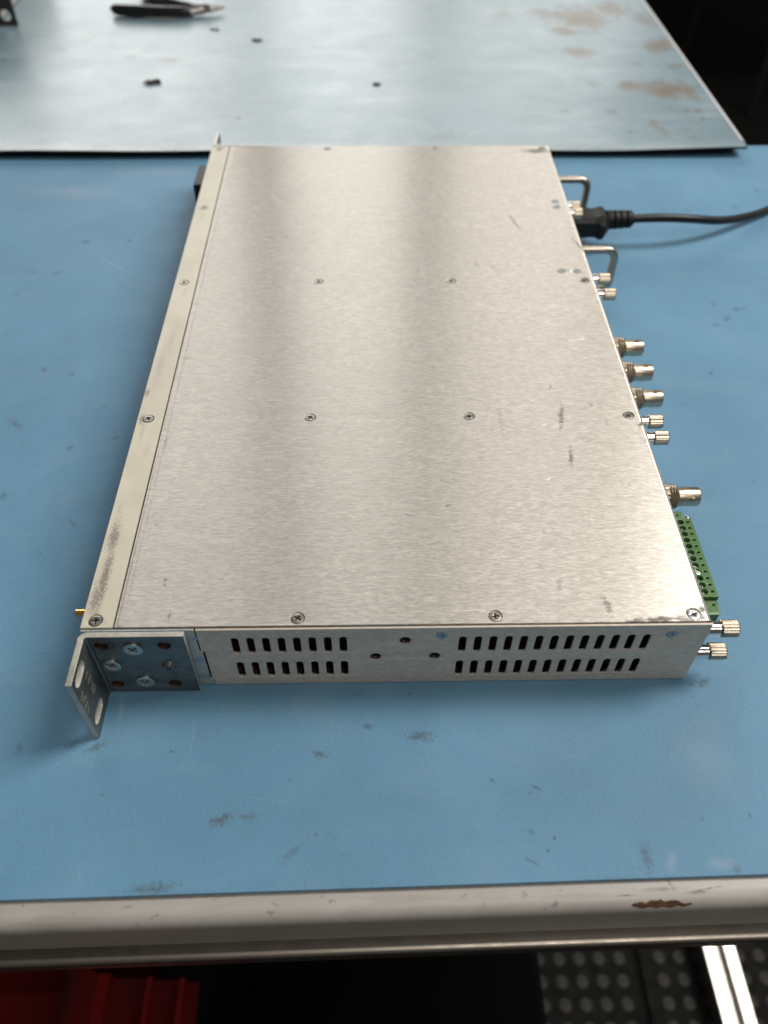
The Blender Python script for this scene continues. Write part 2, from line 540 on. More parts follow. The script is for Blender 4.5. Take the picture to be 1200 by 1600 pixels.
def mat_chip():
    m, nt, b = new_mat('bare_chipboard')
    v = geo_pos(nt)
    f = noise(nt, mapping(nt, v, (350, 1500, 1500)), 1.0, 5, 0.75)
    ln(nt, ramp(nt, f, ((0.3, (0.018, 0.009, 0.005)), (0.52, (0.075, 0.034, 0.015)), (0.75, (0.20, 0.11, 0.05)))), b.inputs['Base Color'])
    b.inputs['Roughness'].default_value = 0.9
    return m


def mat_zinc(name, c1, c2, rough, metal=1.0):
    m, nt, b = new_mat(name)
    v = geo_pos(nt)
    f = noise(nt, v, 120, 5, 0.7, 0.5)
    f2 = noise(nt, v, 1800, 2, 0.5)
    col = mix(nt, ramp(nt, f, ((0.35, 0.0), (0.65, 1.0))), c1, c2)
    col = mix(nt, ramp(nt, f2, ((0.6, 0.0), (0.75, 0.3))), col, tuple(c * 0.5 for c in c1))
    ln(nt, col, b.inputs['Base Color'])
    ln(nt, ramp(nt, f, ((0.3, rough * 0.8), (0.7, rough * 1.2))), b.inputs['Roughness'])
    b.inputs['Metallic'].default_value = metal
    return m


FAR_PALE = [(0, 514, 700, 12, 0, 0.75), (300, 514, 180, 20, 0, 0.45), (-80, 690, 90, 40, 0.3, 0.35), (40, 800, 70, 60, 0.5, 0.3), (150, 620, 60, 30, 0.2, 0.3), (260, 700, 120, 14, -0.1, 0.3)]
M = {}
M['mat_near'] = mat_rubber('blue_rubber', (0.100, 0.230, 0.355), NEAR_STAINS, (0.065, 0.043, 0.026), 0.10, 0.60, 4.4, 620, pale=NEAR_PALE, strength=0.68)
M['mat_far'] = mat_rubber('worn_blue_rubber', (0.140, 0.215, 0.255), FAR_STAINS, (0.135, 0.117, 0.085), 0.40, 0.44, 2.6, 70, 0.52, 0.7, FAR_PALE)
M['cover'] = mat_brushed('brushed_aluminium', (0.715, 0.675, 0.62), 0.37, 0.965, TOP_MARKS, TOP_SCRATCHES, 0.66)
M['side'] = mat_brushed('sheet_aluminium', (0.62, 0.56, 0.485), 0.50, 0.4, metal=0.34, grain=0.45)
M['strip'] = mat_strip()
M['laminate'] = mat_laminate()
M['chip'] = mat_chip()
M['zinc'] = mat_zinc('dull_zinc', (0.115, 0.13, 0.128), (0.19, 0.205, 0.20), 0.40, 0.75)
M['bluezinc'] = mat_zinc('blue_zinc', (0.36, 0.41, 0.41), (0.46, 0.50, 0.49), 0.5, 0.45)
M['bluespot'] = mat_zinc('blue_passivated_steel', (0.22, 0.32, 0.41), (0.32, 0.41, 0.49), 0.5, 0.4)
M['rivet'] = mat_zinc('grey_steel', (0.25, 0.28, 0.28), (0.34, 0.37, 0.37), 0.58, 0.7)
M['screw'] = mat_zinc('steel_screw', (0.27, 0.25, 0.225), (0.40, 0.375, 0.34), 0.42)
M['bright_screw'] = mat_zinc('bright_screw', (0.72, 0.72, 0.70), (0.85, 0.84, 0.82), 0.28)
M['nickel'] = mat_zinc('nickel_plate', (0.44, 0.38, 0.29), (0.58, 0.50, 0.40), 0.34)
M['tarnish'] = mat_zinc('tarnished_nickel', (0.24, 0.195, 0.145), (0.42, 0.36, 0.28), 0.40)
M['chrome'] = mat_zinc('bright_plate', (0.82, 0.81, 0.79), (0.9, 0.89, 0.87), 0.16)
M['rod'] = mat_zinc('bare_steel_rod', (0.36, 0.32, 0.27), (0.46, 0.41, 0.35), 0.32)
M['gold'] = mat_zinc('gold_plate', (0.80, 0.50, 0.14), (0.90, 0.60, 0.20), 0.25)
M['dark'] = simple('dark_recess', (0.012, 0.011, 0.010), 0.7, spec=0.2)
M['dark_inset'] = simple('dark_inset', (0.03, 0.028, 0.026), 0.8, spec=0.2)  # near-black colour for screw slots and countersink bottoms
M['pcb'] = simple('brown_board', (0.022, 0.014, 0.008), 0.7, spec=0.2)
M['green'] = simple('green_plastic', (0.055, 0.150, 0.036), 0.42, var=0.2, scale=400, bump=0.15)
M['black_plastic'] = simple('black_plastic', (0.008, 0.0078, 0.0078), 0.5, spec=0.3, var=0.3, bump=0.2, scale=900)
M['cable'] = simple('black_cable_jacket', (0.008, 0.0075, 0.0075), 0.36, spec=0.35, var=0.3, scale=500)
M['alu'] = simple('anodised_aluminium', (0.60, 0.58, 0.54), 0.38, 1.0, var=0.12, scale=200)
M['rail'] = simple('edge_rail_metal', (0.36, 0.33, 0.29), 0.40, 1.0, var=0.15, scale=150)
M['white_edge'] = simple('pale_laminate_edge', (0.74, 0.73, 0.74), 0.30, var=0.06, scale=60)
M['red'] = simple('red_plastic', (0.16, 0.003, 0.0025), 0.40, var=0.15, scale=60)
M['black_floor'] = simple('black_rubber_floor', (0.0055, 0.0055, 0.0052), 0.7, spec=0.12, var=0.4, scale=60, bump=0.2)
M['stud'] = simple('grey_rubber_stud', (0.022, 0.0215, 0.021), 0.6, spec=0.25, var=0.35, scale=90, bump=0.2)  # discs a lighter grey than the mat they stand on
M['dark_box'] = simple('near_black', (0.0015, 0.0015, 0.0015), 0.6, spec=0.05)
M['dim_floor'] = simple('dim_floor', (0.004, 0.0037, 0.0035), 0.8, spec=0.1)  # gloom beyond the benches put into the floor colour
M['chair'] = simple('dimmed_brown_fabric', (0.010, 0.0065, 0.005), 0.85, var=0.3, scale=40, spec=0.1)  # brown kept near black, the dimness is in the colour
M['chair_frame'] = simple('dark_chair_frame', (0.012, 0.011, 0.010), 0.5, spec=0.3)
M['dark_panel'] = simple('dark_grey_paint', (0.035, 0.032, 0.027), 0.55, var=0.15, scale=90)
M['pale_metal'] = simple('pale_grey_metal', (0.45, 0.43, 0.40), 0.45, 0.3)
M['grip'] = simple('black_grip', (0.010, 0.010, 0.011), 0.30, var=0.2)
M['tool_steel'] = simple('tool_steel', (0.30, 0.29, 0.28), 0.32, 1.0, var=0.2)
M['debris'] = simple('dark_scrap', (0.035, 0.028, 0.02), 0.6, var=0.5, scale=500)
M['brown'] = mat_zinc('dark_brown_metal', (0.022, 0.012, 0.006), (0.06, 0.033, 0.016), 0.6, 0.2)  # dark brown tone for hole walls and liners
M['lit_edge'] = mat_zinc('lit_edge_steel', (0.40, 0.39, 0.35), (0.54, 0.53, 0.48), 0.5, 0.5)  # paler than the ear: light on its edges put into the colour
M['ear_screw'] = mat_zinc('zinc_screw', (0.42, 0.43, 0.41), (0.60, 0.60, 0.57), 0.36)
M['backing'] = simple('black_mat_backing', (0.012, 0.012, 0.011), 0.8, spec=0.2)
M['lettering'] = simple('stamped_metal', (0.42, 0.40, 0.33), 0.45, 1.0, var=0.1)

# ------------------------------------------------------------------ geometry helpers (bmesh in millimetres)
def box(bm, x0, x1, y0, y1, z0, z1, bev=0.0, seg=2, mi=0):
    mtx = Matrix.Translation(((x0 + x1) / 2, (y0 + y1) / 2, (z0 + z1) / 2)) @ Matrix.Diagonal((x1 - x0, y1 - y0, z1 - z0, 1))
    r = bmesh.ops.create_cube(bm, size=1.0, matrix=mtx)
    fs = set()
    if bev > 0:
        es = {e for v in r['verts'] for e in v.link_edges}
        rr = bmesh.ops.bevel(bm, geom=list(es), offset=bev, segments=seg, affect='EDGES', profile=0.5)
        fs = set(rr['faces'])
        for v in rr['verts']:
            fs.update(v.link_faces)
    else:
        fs = {f for v in r['verts'] for f in v.link_faces}
    for f in fs:
        f.material_index = mi


def lathe(bm, origin, axis, prof, seg=32, mi=0, phase=0.0, ripple=None):
    """prof: list of (distance along axis, radius)"""
    a = Vector(axis).normalized()
    u = a.orthogonal().normalized()
    w = a.cross(u)
    o = Vector(origin)
    rings = []
    for i, (t, r) in enumerate(prof):
        if r <= 1e-6:
            rings.append([bm.verts.new(o + a * t)])
            continue
        ring = []
        for k in range(seg):
            an = 2 * PI * k / seg + phase
            rr = r
            if ripple and ripple[0] <= i <= ripple[1]:
                rr = r - (ripple[2] if k % 2 else 0)
            ring.append(bm.verts.new(o + a * t + (u * math.cos(an) + w * math.sin(an)) * rr))
        rings.append(ring)
    for A, B in zip(rings, rings[1:]):
        if len(A) == 1 and len(B) == 1:
            continue
        for k in range(seg):
            if len(A) == 1:
                f = bm.faces.new((A[0], B[(k + 1) % seg], B[k]))
            elif len(B) == 1:
                f = bm.faces.new((A[k], A[(k + 1) % seg], B[0]))
            else:
                f = bm.faces.new((A[k], A[(k + 1) % seg], B[(k + 1) % seg], B[k]))
            f.material_index = mi


def catmull(pts, n=10):
    P = [Vector(p) for p in pts]
    P = [P[0] * 2 - P[1]] + P + [P[-1] * 2 - P[-2]]
    out = []
    for i in range(1, len(P) - 2):
        for k in range(n):
            t = k / n
            a, b, c, d = P[i - 1], P[i], P[i + 1], P[i + 2]
            out.append(0.5 * ((2 * b) + (c - a) * t + (2 * a - 5 * b + 4 * c - d) * t * t + (3 * b - a - 3 * c + d) * t ** 3))
    out.append(P[-2])
    return out


def tube(bm, pts, radii, seg=16, sq=1.0, mi=0, cap=True):
    P = [Vector(p) for p in pts]
    if not isinstance(radii, (list, tuple)):
        radii = [radii] * len(P)
    t0 = (P[1] - P[0]).normalized()
    u = t0.orthogonal().normalized()
    rings = []
    for i, p in enumerate(P):
        t = (P[min(i + 1, len(P) - 1)] - P[max(i - 1, 0)]).normalized()
        u = (u - t * u.dot(t)).normalized()
        w = t.cross(u)
        rings.append([bm.verts.new(p + (u * math.cos(2 * PI * k / seg) + w * math.sin(2 * PI * k / seg) * sq) * radii[i]) for k in range(seg)])
    for A, B in zip(rings, rings[1:]):
        for k in range(seg):
            bm.faces.new((A[k], A[(k + 1) % seg], B[(k + 1) % seg], B[k])).material_index = mi
    if cap:
        bm.faces.new(list(reversed(rings[0]))).material_index = mi
        bm.faces.new(rings[-1]).material_index = mi


def extrude_profile(bm, prof, x0, x1, mi=0, nx=1, wob=None):
    """closed profile of (y, z) swept along x"""
    cols = []
    for i in range(nx + 1):
        x = x0 + (x1 - x0) * i / nx
        cols.append([bm.verts.new((x, y, z + (wob(x, y) if wob else 0))) for y, z in prof])
    n = len(prof)
    for A, B in zip(cols, cols[1:]):
        for k in range(n):
            bm.faces.new((A[k], A[(k + 1) % n], B[(k + 1) % n], B[k])).material_index = mi
    bm.faces.new(cols[0])
    bm.faces.new(list(reversed(cols[-1])))
    bmesh.ops.recalc_face_normals(bm, faces=bm.faces)


def circle(x, y, r, n=24, ph=0.0):
    return [(x + r * math.cos(2 * PI * k / n + ph), y + r * math.sin(2 * PI * k / n + ph)) for k in range(n)]


def slot(x, y, w, h, n=8):
    r = w / 2
    d = h / 2 - r
    pts = [(x + r * math.cos(a), y + d + r * math.sin(a)) for a in [PI * k / n for k in range(n + 1)]]
    pts += [(x + r * math.cos(a), y - d + r * math.sin(a)) for a in [PI + PI * k / n for k in range(n + 1)]]
    return pts


def cross(x, y, arm, half, ang=0.0):
    p = [(half, arm), (-half, arm), (-half, half), (-arm, half), (-arm, -half), (-half, -half), (-half, -arm), (half, -arm), (half, -half), (arm, -half), (arm, half), (half, half)]
    c, s = math.cos(ang), math.sin(ang)
    return [(x + a * c - b * s, y + a * s + b * c) for a, b in p]


def plate(outer, holes, thick, bevel=0.0):
    """flat sheet with real holes, in xy, thickness along z centred on 0; returns a bmesh"""
    cu = bpy.data.curves.new('sheet_outline', 'CURVE')
    cu.dimensions = '2D'
    cu.fill_mode = 'BOTH'
    cu.extrude = max(thick / 2 - bevel, 1e-5)
    cu.bevel_depth = bevel
    cu.bevel_resolution = 1
    cu.offset = -bevel
    for loop in [outer] + holes:
        s = cu.splines.new('POLY')
        s.points.add(len(loop) - 1)
        for p, (x, y) in zip(s.points, loop):
            p.co = (x, y, 0, 1)
        s.use_cyclic_u = True
    o = bpy.data.objects.new('sheet_outline', cu)
    C.objects.link(o)
    dg = bpy.context.evaluated_depsgraph_get()
    me = bpy.data.meshes.new_from_object(o.evaluated_get(dg))
    bm = bmesh.new()
    bm.from_mesh(me)
    bpy.data.objects.remove(o)
    bpy.data.curves.remove(cu)
    bpy.data.meshes.remove(me)
    bmesh.ops.remove_doubles(bm, verts=bm.verts, dist=1e-5)
    for f in bm.faces:
        f.material_index = 0
    return bm


def text_bm(s, size, depth):
    cu = bpy.data.curves.new('letters', 'FONT')
    cu.body = s
    cu.size = size
    cu.extrude = depth
    cu.align_x = 'CENTER'
    cu.align_y = 'CENTER'
    o = bpy.data.objects.new('letters', cu)
    C.objects.link(o)
    dg = bpy.context.evaluated_depsgraph_get()
    me = bpy.data.meshes.new_from_object(o.evaluated_get(dg))
    bm = bmesh.new()
    bm.from_mesh(me)
    bpy.data.objects.remove(o)
    bpy.data.curves.remove(cu)
    bpy.data.meshes.remove(me)
    for f in bm.faces:
        f.material_index = 0
    return bm


XY_TO_XZ = Matrix(((1, 0, 0, 0), (0, 0, -1, 0), (0, 1, 0, 0), (0, 0, 0, 1)))      # sheet x->x, y->z, normal z->-y
XY_TO_YZ = Matrix(((0, 0, 1, 0), (1, 0, 0, 0), (0, 1, 0, 0), (0, 0, 0, 1)))       # sheet x->y, y->z, normal z->+x


def to_mesh(name, bm, mats, angle=35, uv=None):
    bmesh.ops.scale(bm, vec=(MM, MM, MM), verts=bm.verts)
    me = bpy.data.meshes.new(name)
    if uv:
        lay = bm.loops.layers.uv.new('brush')
        for f in bm.faces:
            for l in f.loops:
                co = l.vert.co
                l[lay].uv = (co['xyz'.index(uv[0])] * 5 + 0.3 * co.x, co['xyz'.index(uv[1])] * 5 + 0.11 * co.z)
    bm.to_mesh(me)
    bm.free()
    if uv:
        for l in [q for q in me.uv_layers if q.name != 'brush']:
            me.uv_layers.remove(l)
        me.uv_layers['brush'].active = True
        me.uv_layers['brush'].active_render = True
    for m in (mats if isinstance(mats, (list, tuple)) else [mats]):
        me.materials.append(m)
    me.shade_smooth()
    me.set_sharp_from_angle(angle=math.radians(angle))
    for p in me.polygons:                       # large flat faces keep their own normal
        if p.area > 12e-6 and max(abs(c) for c in p.normal) > 0.9999:
            p.use_smooth = False
    return me


def obj(name, bm, mats, parent=None, angle=35, uv=None):
    """a mesh object drawn in world millimetres; parents here sit at the origin or are offset below"""
    me = to_mesh(name, bm, mats, angle, uv)
    return link(name, me, parent)


def link(name, me, parent=None, loc=(0, 0, 0), rot=None):
    o = bpy.data.objects.new(name, me)
    C.objects.link(o)
    base = Vector((0, 0, 0))
    p = parent
    while p is not None:
        base += p.location
        p = p.parent
    o.parent = parent
    o.location = Vector(loc) - (base if parent is not None and o.parent.get('flat') else Vector((0, 0, 0)))
    if rot:
        o.rotation_euler = rot
    return o


def thing(name, label, cat, loc=(0, 0, 0), rot=(0, 0, 0), group=None):
    o = bpy.data.objects.new(name, None)
    o.empty_display_size = 0.02
    C.objects.link(o)
    o.location = loc
    o.rotation_euler = rot
    tag(o, label, cat, group)
    return o


def tag(o, label=None, cat=None, group=None, kind=None):
    if label:
        o['label'] = label
    if cat:
        o['category'] = cat
    if group:
        o['group'] = group
    if kind:
        o['kind'] = kind
    return o


NB = bmesh.new

# ------------------------------------------------------------------ the room: floor
bm = NB()
box(bm, -6000, 7000, 300, 9000, -930, -901)
box(bm, -6000, 7000, -4000, 300, -930, -904)
tag(obj('floor', bm, M['dim_floor']), kind='structure')

floor_mat = obj('rubber_floor_mat', (lambda b: (box(b, 296, 466, -260, 420, -903.8, -899), box(b, 476, 1010, -260, 420, -903.8, -899), b)[2])(NB()), M['black_floor'])
tag(floor_mat, 'black studded rubber floor mat with round raised discs under the bench', 'floor mat')
bm = NB()
lathe(bm, (0, 0, 0), (0, 0, 1), [(-0.3, 9.6), (1.2, 9.0), (1.9, 8.2), (2.1, 6.5), (2.1, 0)], 20)
stud_me = to_mesh('stud', bm, M['stud'], 50)
pit = 27.2
for j in range(-3, 9):
    for i in range(-1, 22):
        x, y = 311 + i * pit, -44 + j * pit
        if x < 306 or (455 < x < 488) or x > 960:
            continue
        link('stud', stud_me, floor_mat, (x * MM, y * MM, -0.899))

# ------------------------------------------------------------------ near workbench
BR = math.radians(0.94)
bench = thing('workbench', 'grey laminate workbench carrying the blue mat and the rack unit', 'workbench', (0.1214, -0.0865, -0.9), (0, 0, BR))
T = Matrix.Translation((-121.4, 86.5, 900))


def bench_obj(name, bm, m, **k):
    bmesh.ops.transform(bm, matrix=Matrix.Translation((0, 0, 900)), verts=bm.verts)
    return obj(name, bm, m, bench, **k)


# bench coordinates: x along the edge, y from the mat's front edge, z from the mat's top
bm = NB()
arc = [(-3.6 - 6.0 * math.sin(a), -2.4 - 6.0 + 6.0 * math.cos(a)) for a in [PI * 0.55 * k / 10 for k in range(11)]]
prof = [(606, -2.4)] + arc + [(-8.0, -34.0), (-7.4, -36.6), (-5.4, -38.0), (606, -38.0)]
extrude_profile(bm, prof, -1250, 480)
top = bench_obj('worktop', bm, M['laminate'], angle=25)
# chipped spot where the laminate has broken off, chipboard showing
bm = NB()
n = 26
grid = []
for i in range(n + 1):
    u = i / n
    x = 92.6 + 22.6 * u
    wtop = -0.1 + 0.25 * math.sin(u * 19) + 0.2 * math.sin(u * 41 + 1) + (0.4 if 0.25 < u < 0.75 else 0)
    wbot = -2.5 + 0.3 * math.sin(u * 27) - 0.35 * u
    row = []
    env = min(1.0, 0.35 + 6 * u) * min(1.0, 0.25 + 2.2 * (1 - u))
    mid = (wtop + wbot) / 2
    wtop, wbot = mid + (wtop - mid) * env, mid + (wbot - mid) * env
    for q in range(5):
        t = wtop + (wbot - wtop) * q / 4
        # travel down over the rounded nose
        an = 0.55 + (0.0 - t) * 0.22
        rr = 6.0 + (0.14 if 0 < q < 4 else -0.3) + 0.12 * random.random()
        row.append(bm.verts.new((x, -3.6 - rr * math.sin(an), -8.4 + rr * math.cos(an))))
    grid.append(row)
for a, b in zip(grid, grid[1:]):
    for q in range(4):
        bm.faces.new((a[q], a[q + 1], b[q + 1], b[q]))
bmesh.ops.recalc_face_normals(bm, faces=bm.faces)
ch = bench_obj('chipped_edge', bm, M['chip'], angle=20)
ch['label'] = 'bare brown chipboard where the front edge is chipped'
# metal rail under the edge, its rounded bead shows as a bright line
bm = NB()
bead = [(-9.6 - 2.6 * math.sin(a), -45.6 + 2.6 * math.cos(a)) for a in [PI * k / 10 for k in range(11)]]
prof = [(30, -43.0)] + bead + [(-9.0, -48.8), (-9.6, -49.4), (-9.8, -60), (-9.0, -61), (30, -61)]
extrude_profile(bm, prof, -1250, 480)
bench_obj('edge_rail', bm, M['rail'], angle=25)
bm = NB()
box(bm, -1250, 478, 2, 600, -42.8, -38.2)
bench_obj('core_board', bm, M['dark'])
# slotted aluminium foot lying along the floor
bm = NB()
x0, x1 = 432, 476
box(bm, x0, x0 + 17, -160, 420, -899, -860, 2, 2)
box(bm, x1 - 17, x1, -160, 420, -899, -860, 2, 2)
box(bm, x0 + 16.5, x1 - 16.5, -160, 420, -899, -872)
bench_obj('foot', bm, M['alu'])
bm = NB()
box(bm, x0 + 2, x1 - 2, 330, 375, -859.8, -61.2, 2)
bench_obj('leg', bm, M['alu'])

# blue mat
mt = obj('blue_mat', (lambda b: (box(b, -1000, 476, 0, 615, -2.2, 0, 0.5, 2), b)[1])(NB()), M['mat_near'])
mt.location = (0.1214, -0.0865, 0)
mt.rotation_euler = (0, 0, BR)
# its texture is laid out in world millimetres, so give the mesh world coordinates
for v in mt.data.vertices:
    v.co = mt.rotation_euler.to_matrix() @ v.co + mt.location
mt.location = (0, 0, 0)
mt.rotation_euler = (0, 0, 0)
tag(mt, 'blue rubber work mat with dark scuffs that the rack unit lies on', 'mat')

# ------------------------------------------------------------------ far workbench with its own mat
fb = thing('workbench', 'second workbench behind, its worn mat hanging over the near one', 'workbench', (0.0, 0.53, -0.9))
bm = NB()
zt = 905.2
arc = [(455.5 - 9 + 9 * math.sin(a), zt - 9 + 9 * math.cos(a)) for a in [PI / 2 * k / 8 for k in range(9)]]
pr = [(-1200, zt)] + arc + [(455.5, zt - 26), (-1200, zt - 26)]
cols = [[bm.verts.new((x, y, z)) for x, z in pr] for y in (4.0, 1000)]
for k in range(len(pr)):
    bm.faces.new((cols[0][k], cols[0][(k + 1) % len(pr)], cols[1][(k + 1) % len(pr)], cols[1][k]))
bm.faces.new(cols[0])
bm.faces.new(cols[1])
bmesh.ops.recalc_face_normals(bm, faces=bm.faces)
obj('worktop', bm, M['white_edge'], fb, angle=25)
bm = NB()
box(bm, 380, 425, 60, 105, 0.5, zt - 26.3, 2)
obj('leg', bm, M['alu'], fb)

bm = NB()
nx, ny = 90, 12
ys = [0, 2, 5, 9, 14, 20, 30, 60, 120, 220, 330, 430, 480]


def fm_edge(x):
    return 510.2 + 1.5 * math.sin(x * 0.012) + (2.2 * max(0, (x - 240) / 200) if x > 240 else 0)


def fm_z(x, d):
    lift = 1.4 * math.exp(-((x - 420) / 90) ** 2) - 1.5 * math.exp(-((x - 300) / 70) ** 2) + 0.5 * math.sin(x * 0.03)
    return 7.6 + lift * math.exp(-d / 9.0)


rows = []
for zoff in (0, -2.0):
    g = []
    for i in range(nx + 1):
        x = -1000 + 1445.5 * i / nx if i < 30 else -518.2 + 963.7 * (i - 30) / (nx - 30)
        g.append([bm.verts.new((x, fm_edge(x) + d, fm_z(x, d) + zoff)) for d in ys])
    rows.append(g)
up, dn = rows
for i in range(nx):
    for j in range(ny):
        bm.faces.new((up[i][j], up[i + 1][j], up[i + 1][j + 1], up[i][j + 1]))
        bm.faces.new((dn[i][j], dn[i][j + 1], dn[i + 1][j + 1], dn[i + 1][j])).material_index = 1
    bm.faces.new((up[i][0], dn[i][0], dn[i + 1][0], up[i + 1][0])).material_index = 1  # front edge face painted black too, extending the shade of the gap
for j in range(ny):
    bm.faces.new((up[nx][j], dn[nx][j], dn[nx][j + 1], up[nx][j + 1]))
bmesh.ops.recalc_face_normals(bm, faces=bm.faces)
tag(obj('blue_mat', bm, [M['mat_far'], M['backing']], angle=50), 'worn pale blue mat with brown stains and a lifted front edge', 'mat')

# ------------------------------------------------------------------ the rack unit
H = 43.7
D = 257.0
W = 436.0
unit = thing('rack_unit', 'low brushed aluminium rack unit lying flat on the blue mat', 'rack unit')

CS = [(5.8, y) for y in (4.8, 127.1, 251.0, 342.3, 431.6)]                  # screws on the beige strip
CC = [(x, y) for y in (4.8, 127.1, 251.0) for x in (87.6, 168.3, 249.9)] + [(87.6, 431.6), (168.8, 432.0), (249.9, 431.6)]
RIV = [(247.4, 349.2), (247.0, 341.2), (237.4, 261.2), (247.0, 261.1)]

# cover sheet
HR = 2.95
bm = plate([(14.0, 1.3), (254.6, 1.3), (254.6, W), (14.0, W)], [circle(x, y, HR) for x, y in CC] + [circle(x, y, 2.7, 20) for x, y in RIV], 1.2, 0.12)
bmesh.ops.transform(bm, matrix=Matrix.Translation((0, 0, H - 0.6)), verts=bm.verts)
# rounded fold at the rear edge
seg = 8
A = []
for k in range(seg + 1):
    a = PI / 2 * k / seg
    A.append((254.6 + 2.4 * math.sin(a), H - 2.4 + 2.4 * math.cos(a)))
A += [(257.0, H - 9.0)]
r0 = [bm.verts.new((x, 1.3, z)) for x, z in A]
r1 = [bm.verts.new((x, W, z)) for x, z in A]
for k in range(len(A) - 1):
    bm.faces.new((r0[k], r0[k + 1], r1[k + 1], r1[k])).smooth = True
cover = obj('top_cover', bm, M['cover'], unit, uv='yx', angle=30)
# shallow pressed rib beside the seam
bm = NB()
prof = [(16.8, H - 0.05), (17.4, H + 0.10), (18.4, H + 0.14), (19.4, H + 0.10), (20.0, H - 0.05)]
c0 = [bm.verts.new((x - 2.2, 1.6, z)) for x, z in prof]
c1 = [bm.verts.new((x - 2.2, W - 1, z)) for x, z in prof]
for k in range(4):
    bm.faces.new((c0[k], c1[k], c1[k + 1], c0[k + 1]))
obj('pressed_rib', bm, M['cover'], cover, uv='yx')

# beige strip
bm = plate([(0.3, 1.3), (13.2, 1.3), (13.2, W), (0.3, W)], [circle(x, y, HR) for x, y in CS], 1.4, 0.25)
bmesh.ops.transform(bm, matrix=Matrix.Translation((0, 0, H - 0.75)), verts=bm.verts)
st = obj('front_strip', bm, M['strip'], unit)
st['label'] = 'beige painted strip along the front edge of the lid'

# screws
def screw_mesh(name, r, ang, m):
    b = plate(circle(0, 0, r, 28), [cross(0, 0, r * 0.60, r * 0.125, ang)], 0.9, 0.12)
    bmesh.ops.transform(b, matrix=Matrix.Translation((0, 0, -0.45)), verts=b.verts)
    lathe(b, (0, 0, -1.35), (0, 0, 1), [(0, r * 0.5), (0.4, r * 0.8), (0.42, 0)], 20, 1)
    return to_mesh(name, b, [m, M['dark_inset']])


SM = [screw_mesh('screw', 2.55, a, M['screw']) for a in (0.1, 0.5, 0.95)]
SB = screw_mesh('screw', 2.6, 0.45, M['bright_screw'])
for k, (x, y) in enumerate(CS + CC):
    bright = (x, y) in ((249.9, 4.8),)
    o = link('screw', SB if bright else SM[(k * 7) % 3], unit, (x * MM, y * MM, (H - 0.12) * MM))
    if bright:
        o['label'] = 'bright shiny cover screw in the near rear corner'
# dark bottom of each countersink
bm = NB()
lathe(bm, (0, 0, -1.3), (0, 0, 1), [(0, 0), (0.001, 3.4)], 20)
sink = to_mesh('countersink', bm, M['dark_inset'])
for x, y in CS + CC:
    link('countersink', sink, unit, (x * MM, y * MM, H * MM))
bm = NB()
lathe(bm, (0, 0, -0.6), (0, 0, 1), [(0, 2.62), (0.45, 2.62), (0.5, 2.4), (0.52, 0)], 24)
riv = to_mesh('rivet', bm, M['rivet'])
for x, y in RIV:
    link('rivet', riv, unit, (x * MM, y * MM, H * MM))

# near side panel with its slots
holes = []
for k in range(8):
    x = 61.4 + k * 6.36
    holes += [slot(x, 31.2, 3.15, 11.8), slot(x, 12.6, 3.15, 11.8)]
for k in range(13):
    x = 155.4 + k * 6.37
    holes += [slot(x, 30.4, 3.15, 11.8), slot(x, 11.8, 3.15, 11.8)]
PH = [(131.5, 34.0), (119.3, 21.9), (144.3, 21.9)]
holes += [circle(x, z, 2.35, 20) for x, z in PH]
FL = [(146.6, 37.5), (241.8, 36.2)]
holes += [circle(x, z, 2.45, 20) for x, z in FL]
out = [(48.6, 0.6), (257.0, 0.6), (257.0, 43.0), (46.6, 43.0), (46.6, 27.5), (48.0, 27.0), (48.0, 5.0), (48.6, 4.6)]
bm = plate(out, holes, 1.0, 0.15)
bmesh.ops.transform(bm, matrix=Matrix.Translation((0, 0.3, 0)) @ XY_TO_XZ, verts=bm.verts)
side = obj('side_panel', bm, M['side'], unit, uv='zx')
# countersunk holes and flush nuts on it
for x, z in PH:
    bm = NB()
    lathe(bm, (x, -0.22, z), (0, 1, 0), [(0, 2.75), (0.2, 2.3), (1.2, 1.75)], 24, 0)
    lathe(bm, (x, -0.22, z), (0, 1, 0), [(1.2, 1.76), (2.6, 1.6), (2.7, 0)], 24, 1)
    obj('countersunk_hole', bm, [M['brown'], M['dark']], side)
for x, z in FL:
    bm = plate(circle(0, 0, 2.4, 24), [circle(0, 0, 0.75, 14)], 0.8, 0.05)
    bmesh.ops.transform(bm, matrix=Matrix.Translation((x, 0.05, z)) @ XY_TO_XZ, verts=bm.verts)
    lathe(bm, (x, 0.55, z), (0, -1, 0), [(0, 2.2), (0.01, 0)], 16, 1)
    obj('flush_nut', bm, [M['bluespot'], M['dark']], side)

# chassis: bottom, far side, front, rear
bm = NB()
box(bm, 0.4, 256.8, 1.2, W - 1.2, 0.2, 1.4)
box(bm, 0.4, 256.8, W - 1.1, W - 0.1, 1.5, H - 1.6)
chs = obj('chassis', bm, M['side'], unit, uv='yx')
bm = NB()
box(bm, 0.2, 3.0, 0.9, W - 0.3, 0.3, H - 1.6, 0.5)
obj('front_panel', bm, M['strip'], unit)
bm = NB()
box(bm, 254.2, 256.6, 1.6, W - 1.5, 1.6, H - 3.0)
obj('rear_panel', bm, M['side'], unit, uv='yz')
bm = NB()
box(bm, 8, 250, 2.4, 428, 5.0, 6.6)
for k in range(46):
    x = 55 + k * 4.2 + random.uniform(-1, 1)
    y = random.uniform(20, 60)
    h = random.uniform(3, 14)
    box(bm, x, x + random.uniform(2, 7), y, y + random.uniform(3, 9), 6.6, 6.6 + h, mi=1)
obj('circuit_board', bm, [M['pcb'], M['black_plastic']], unit)

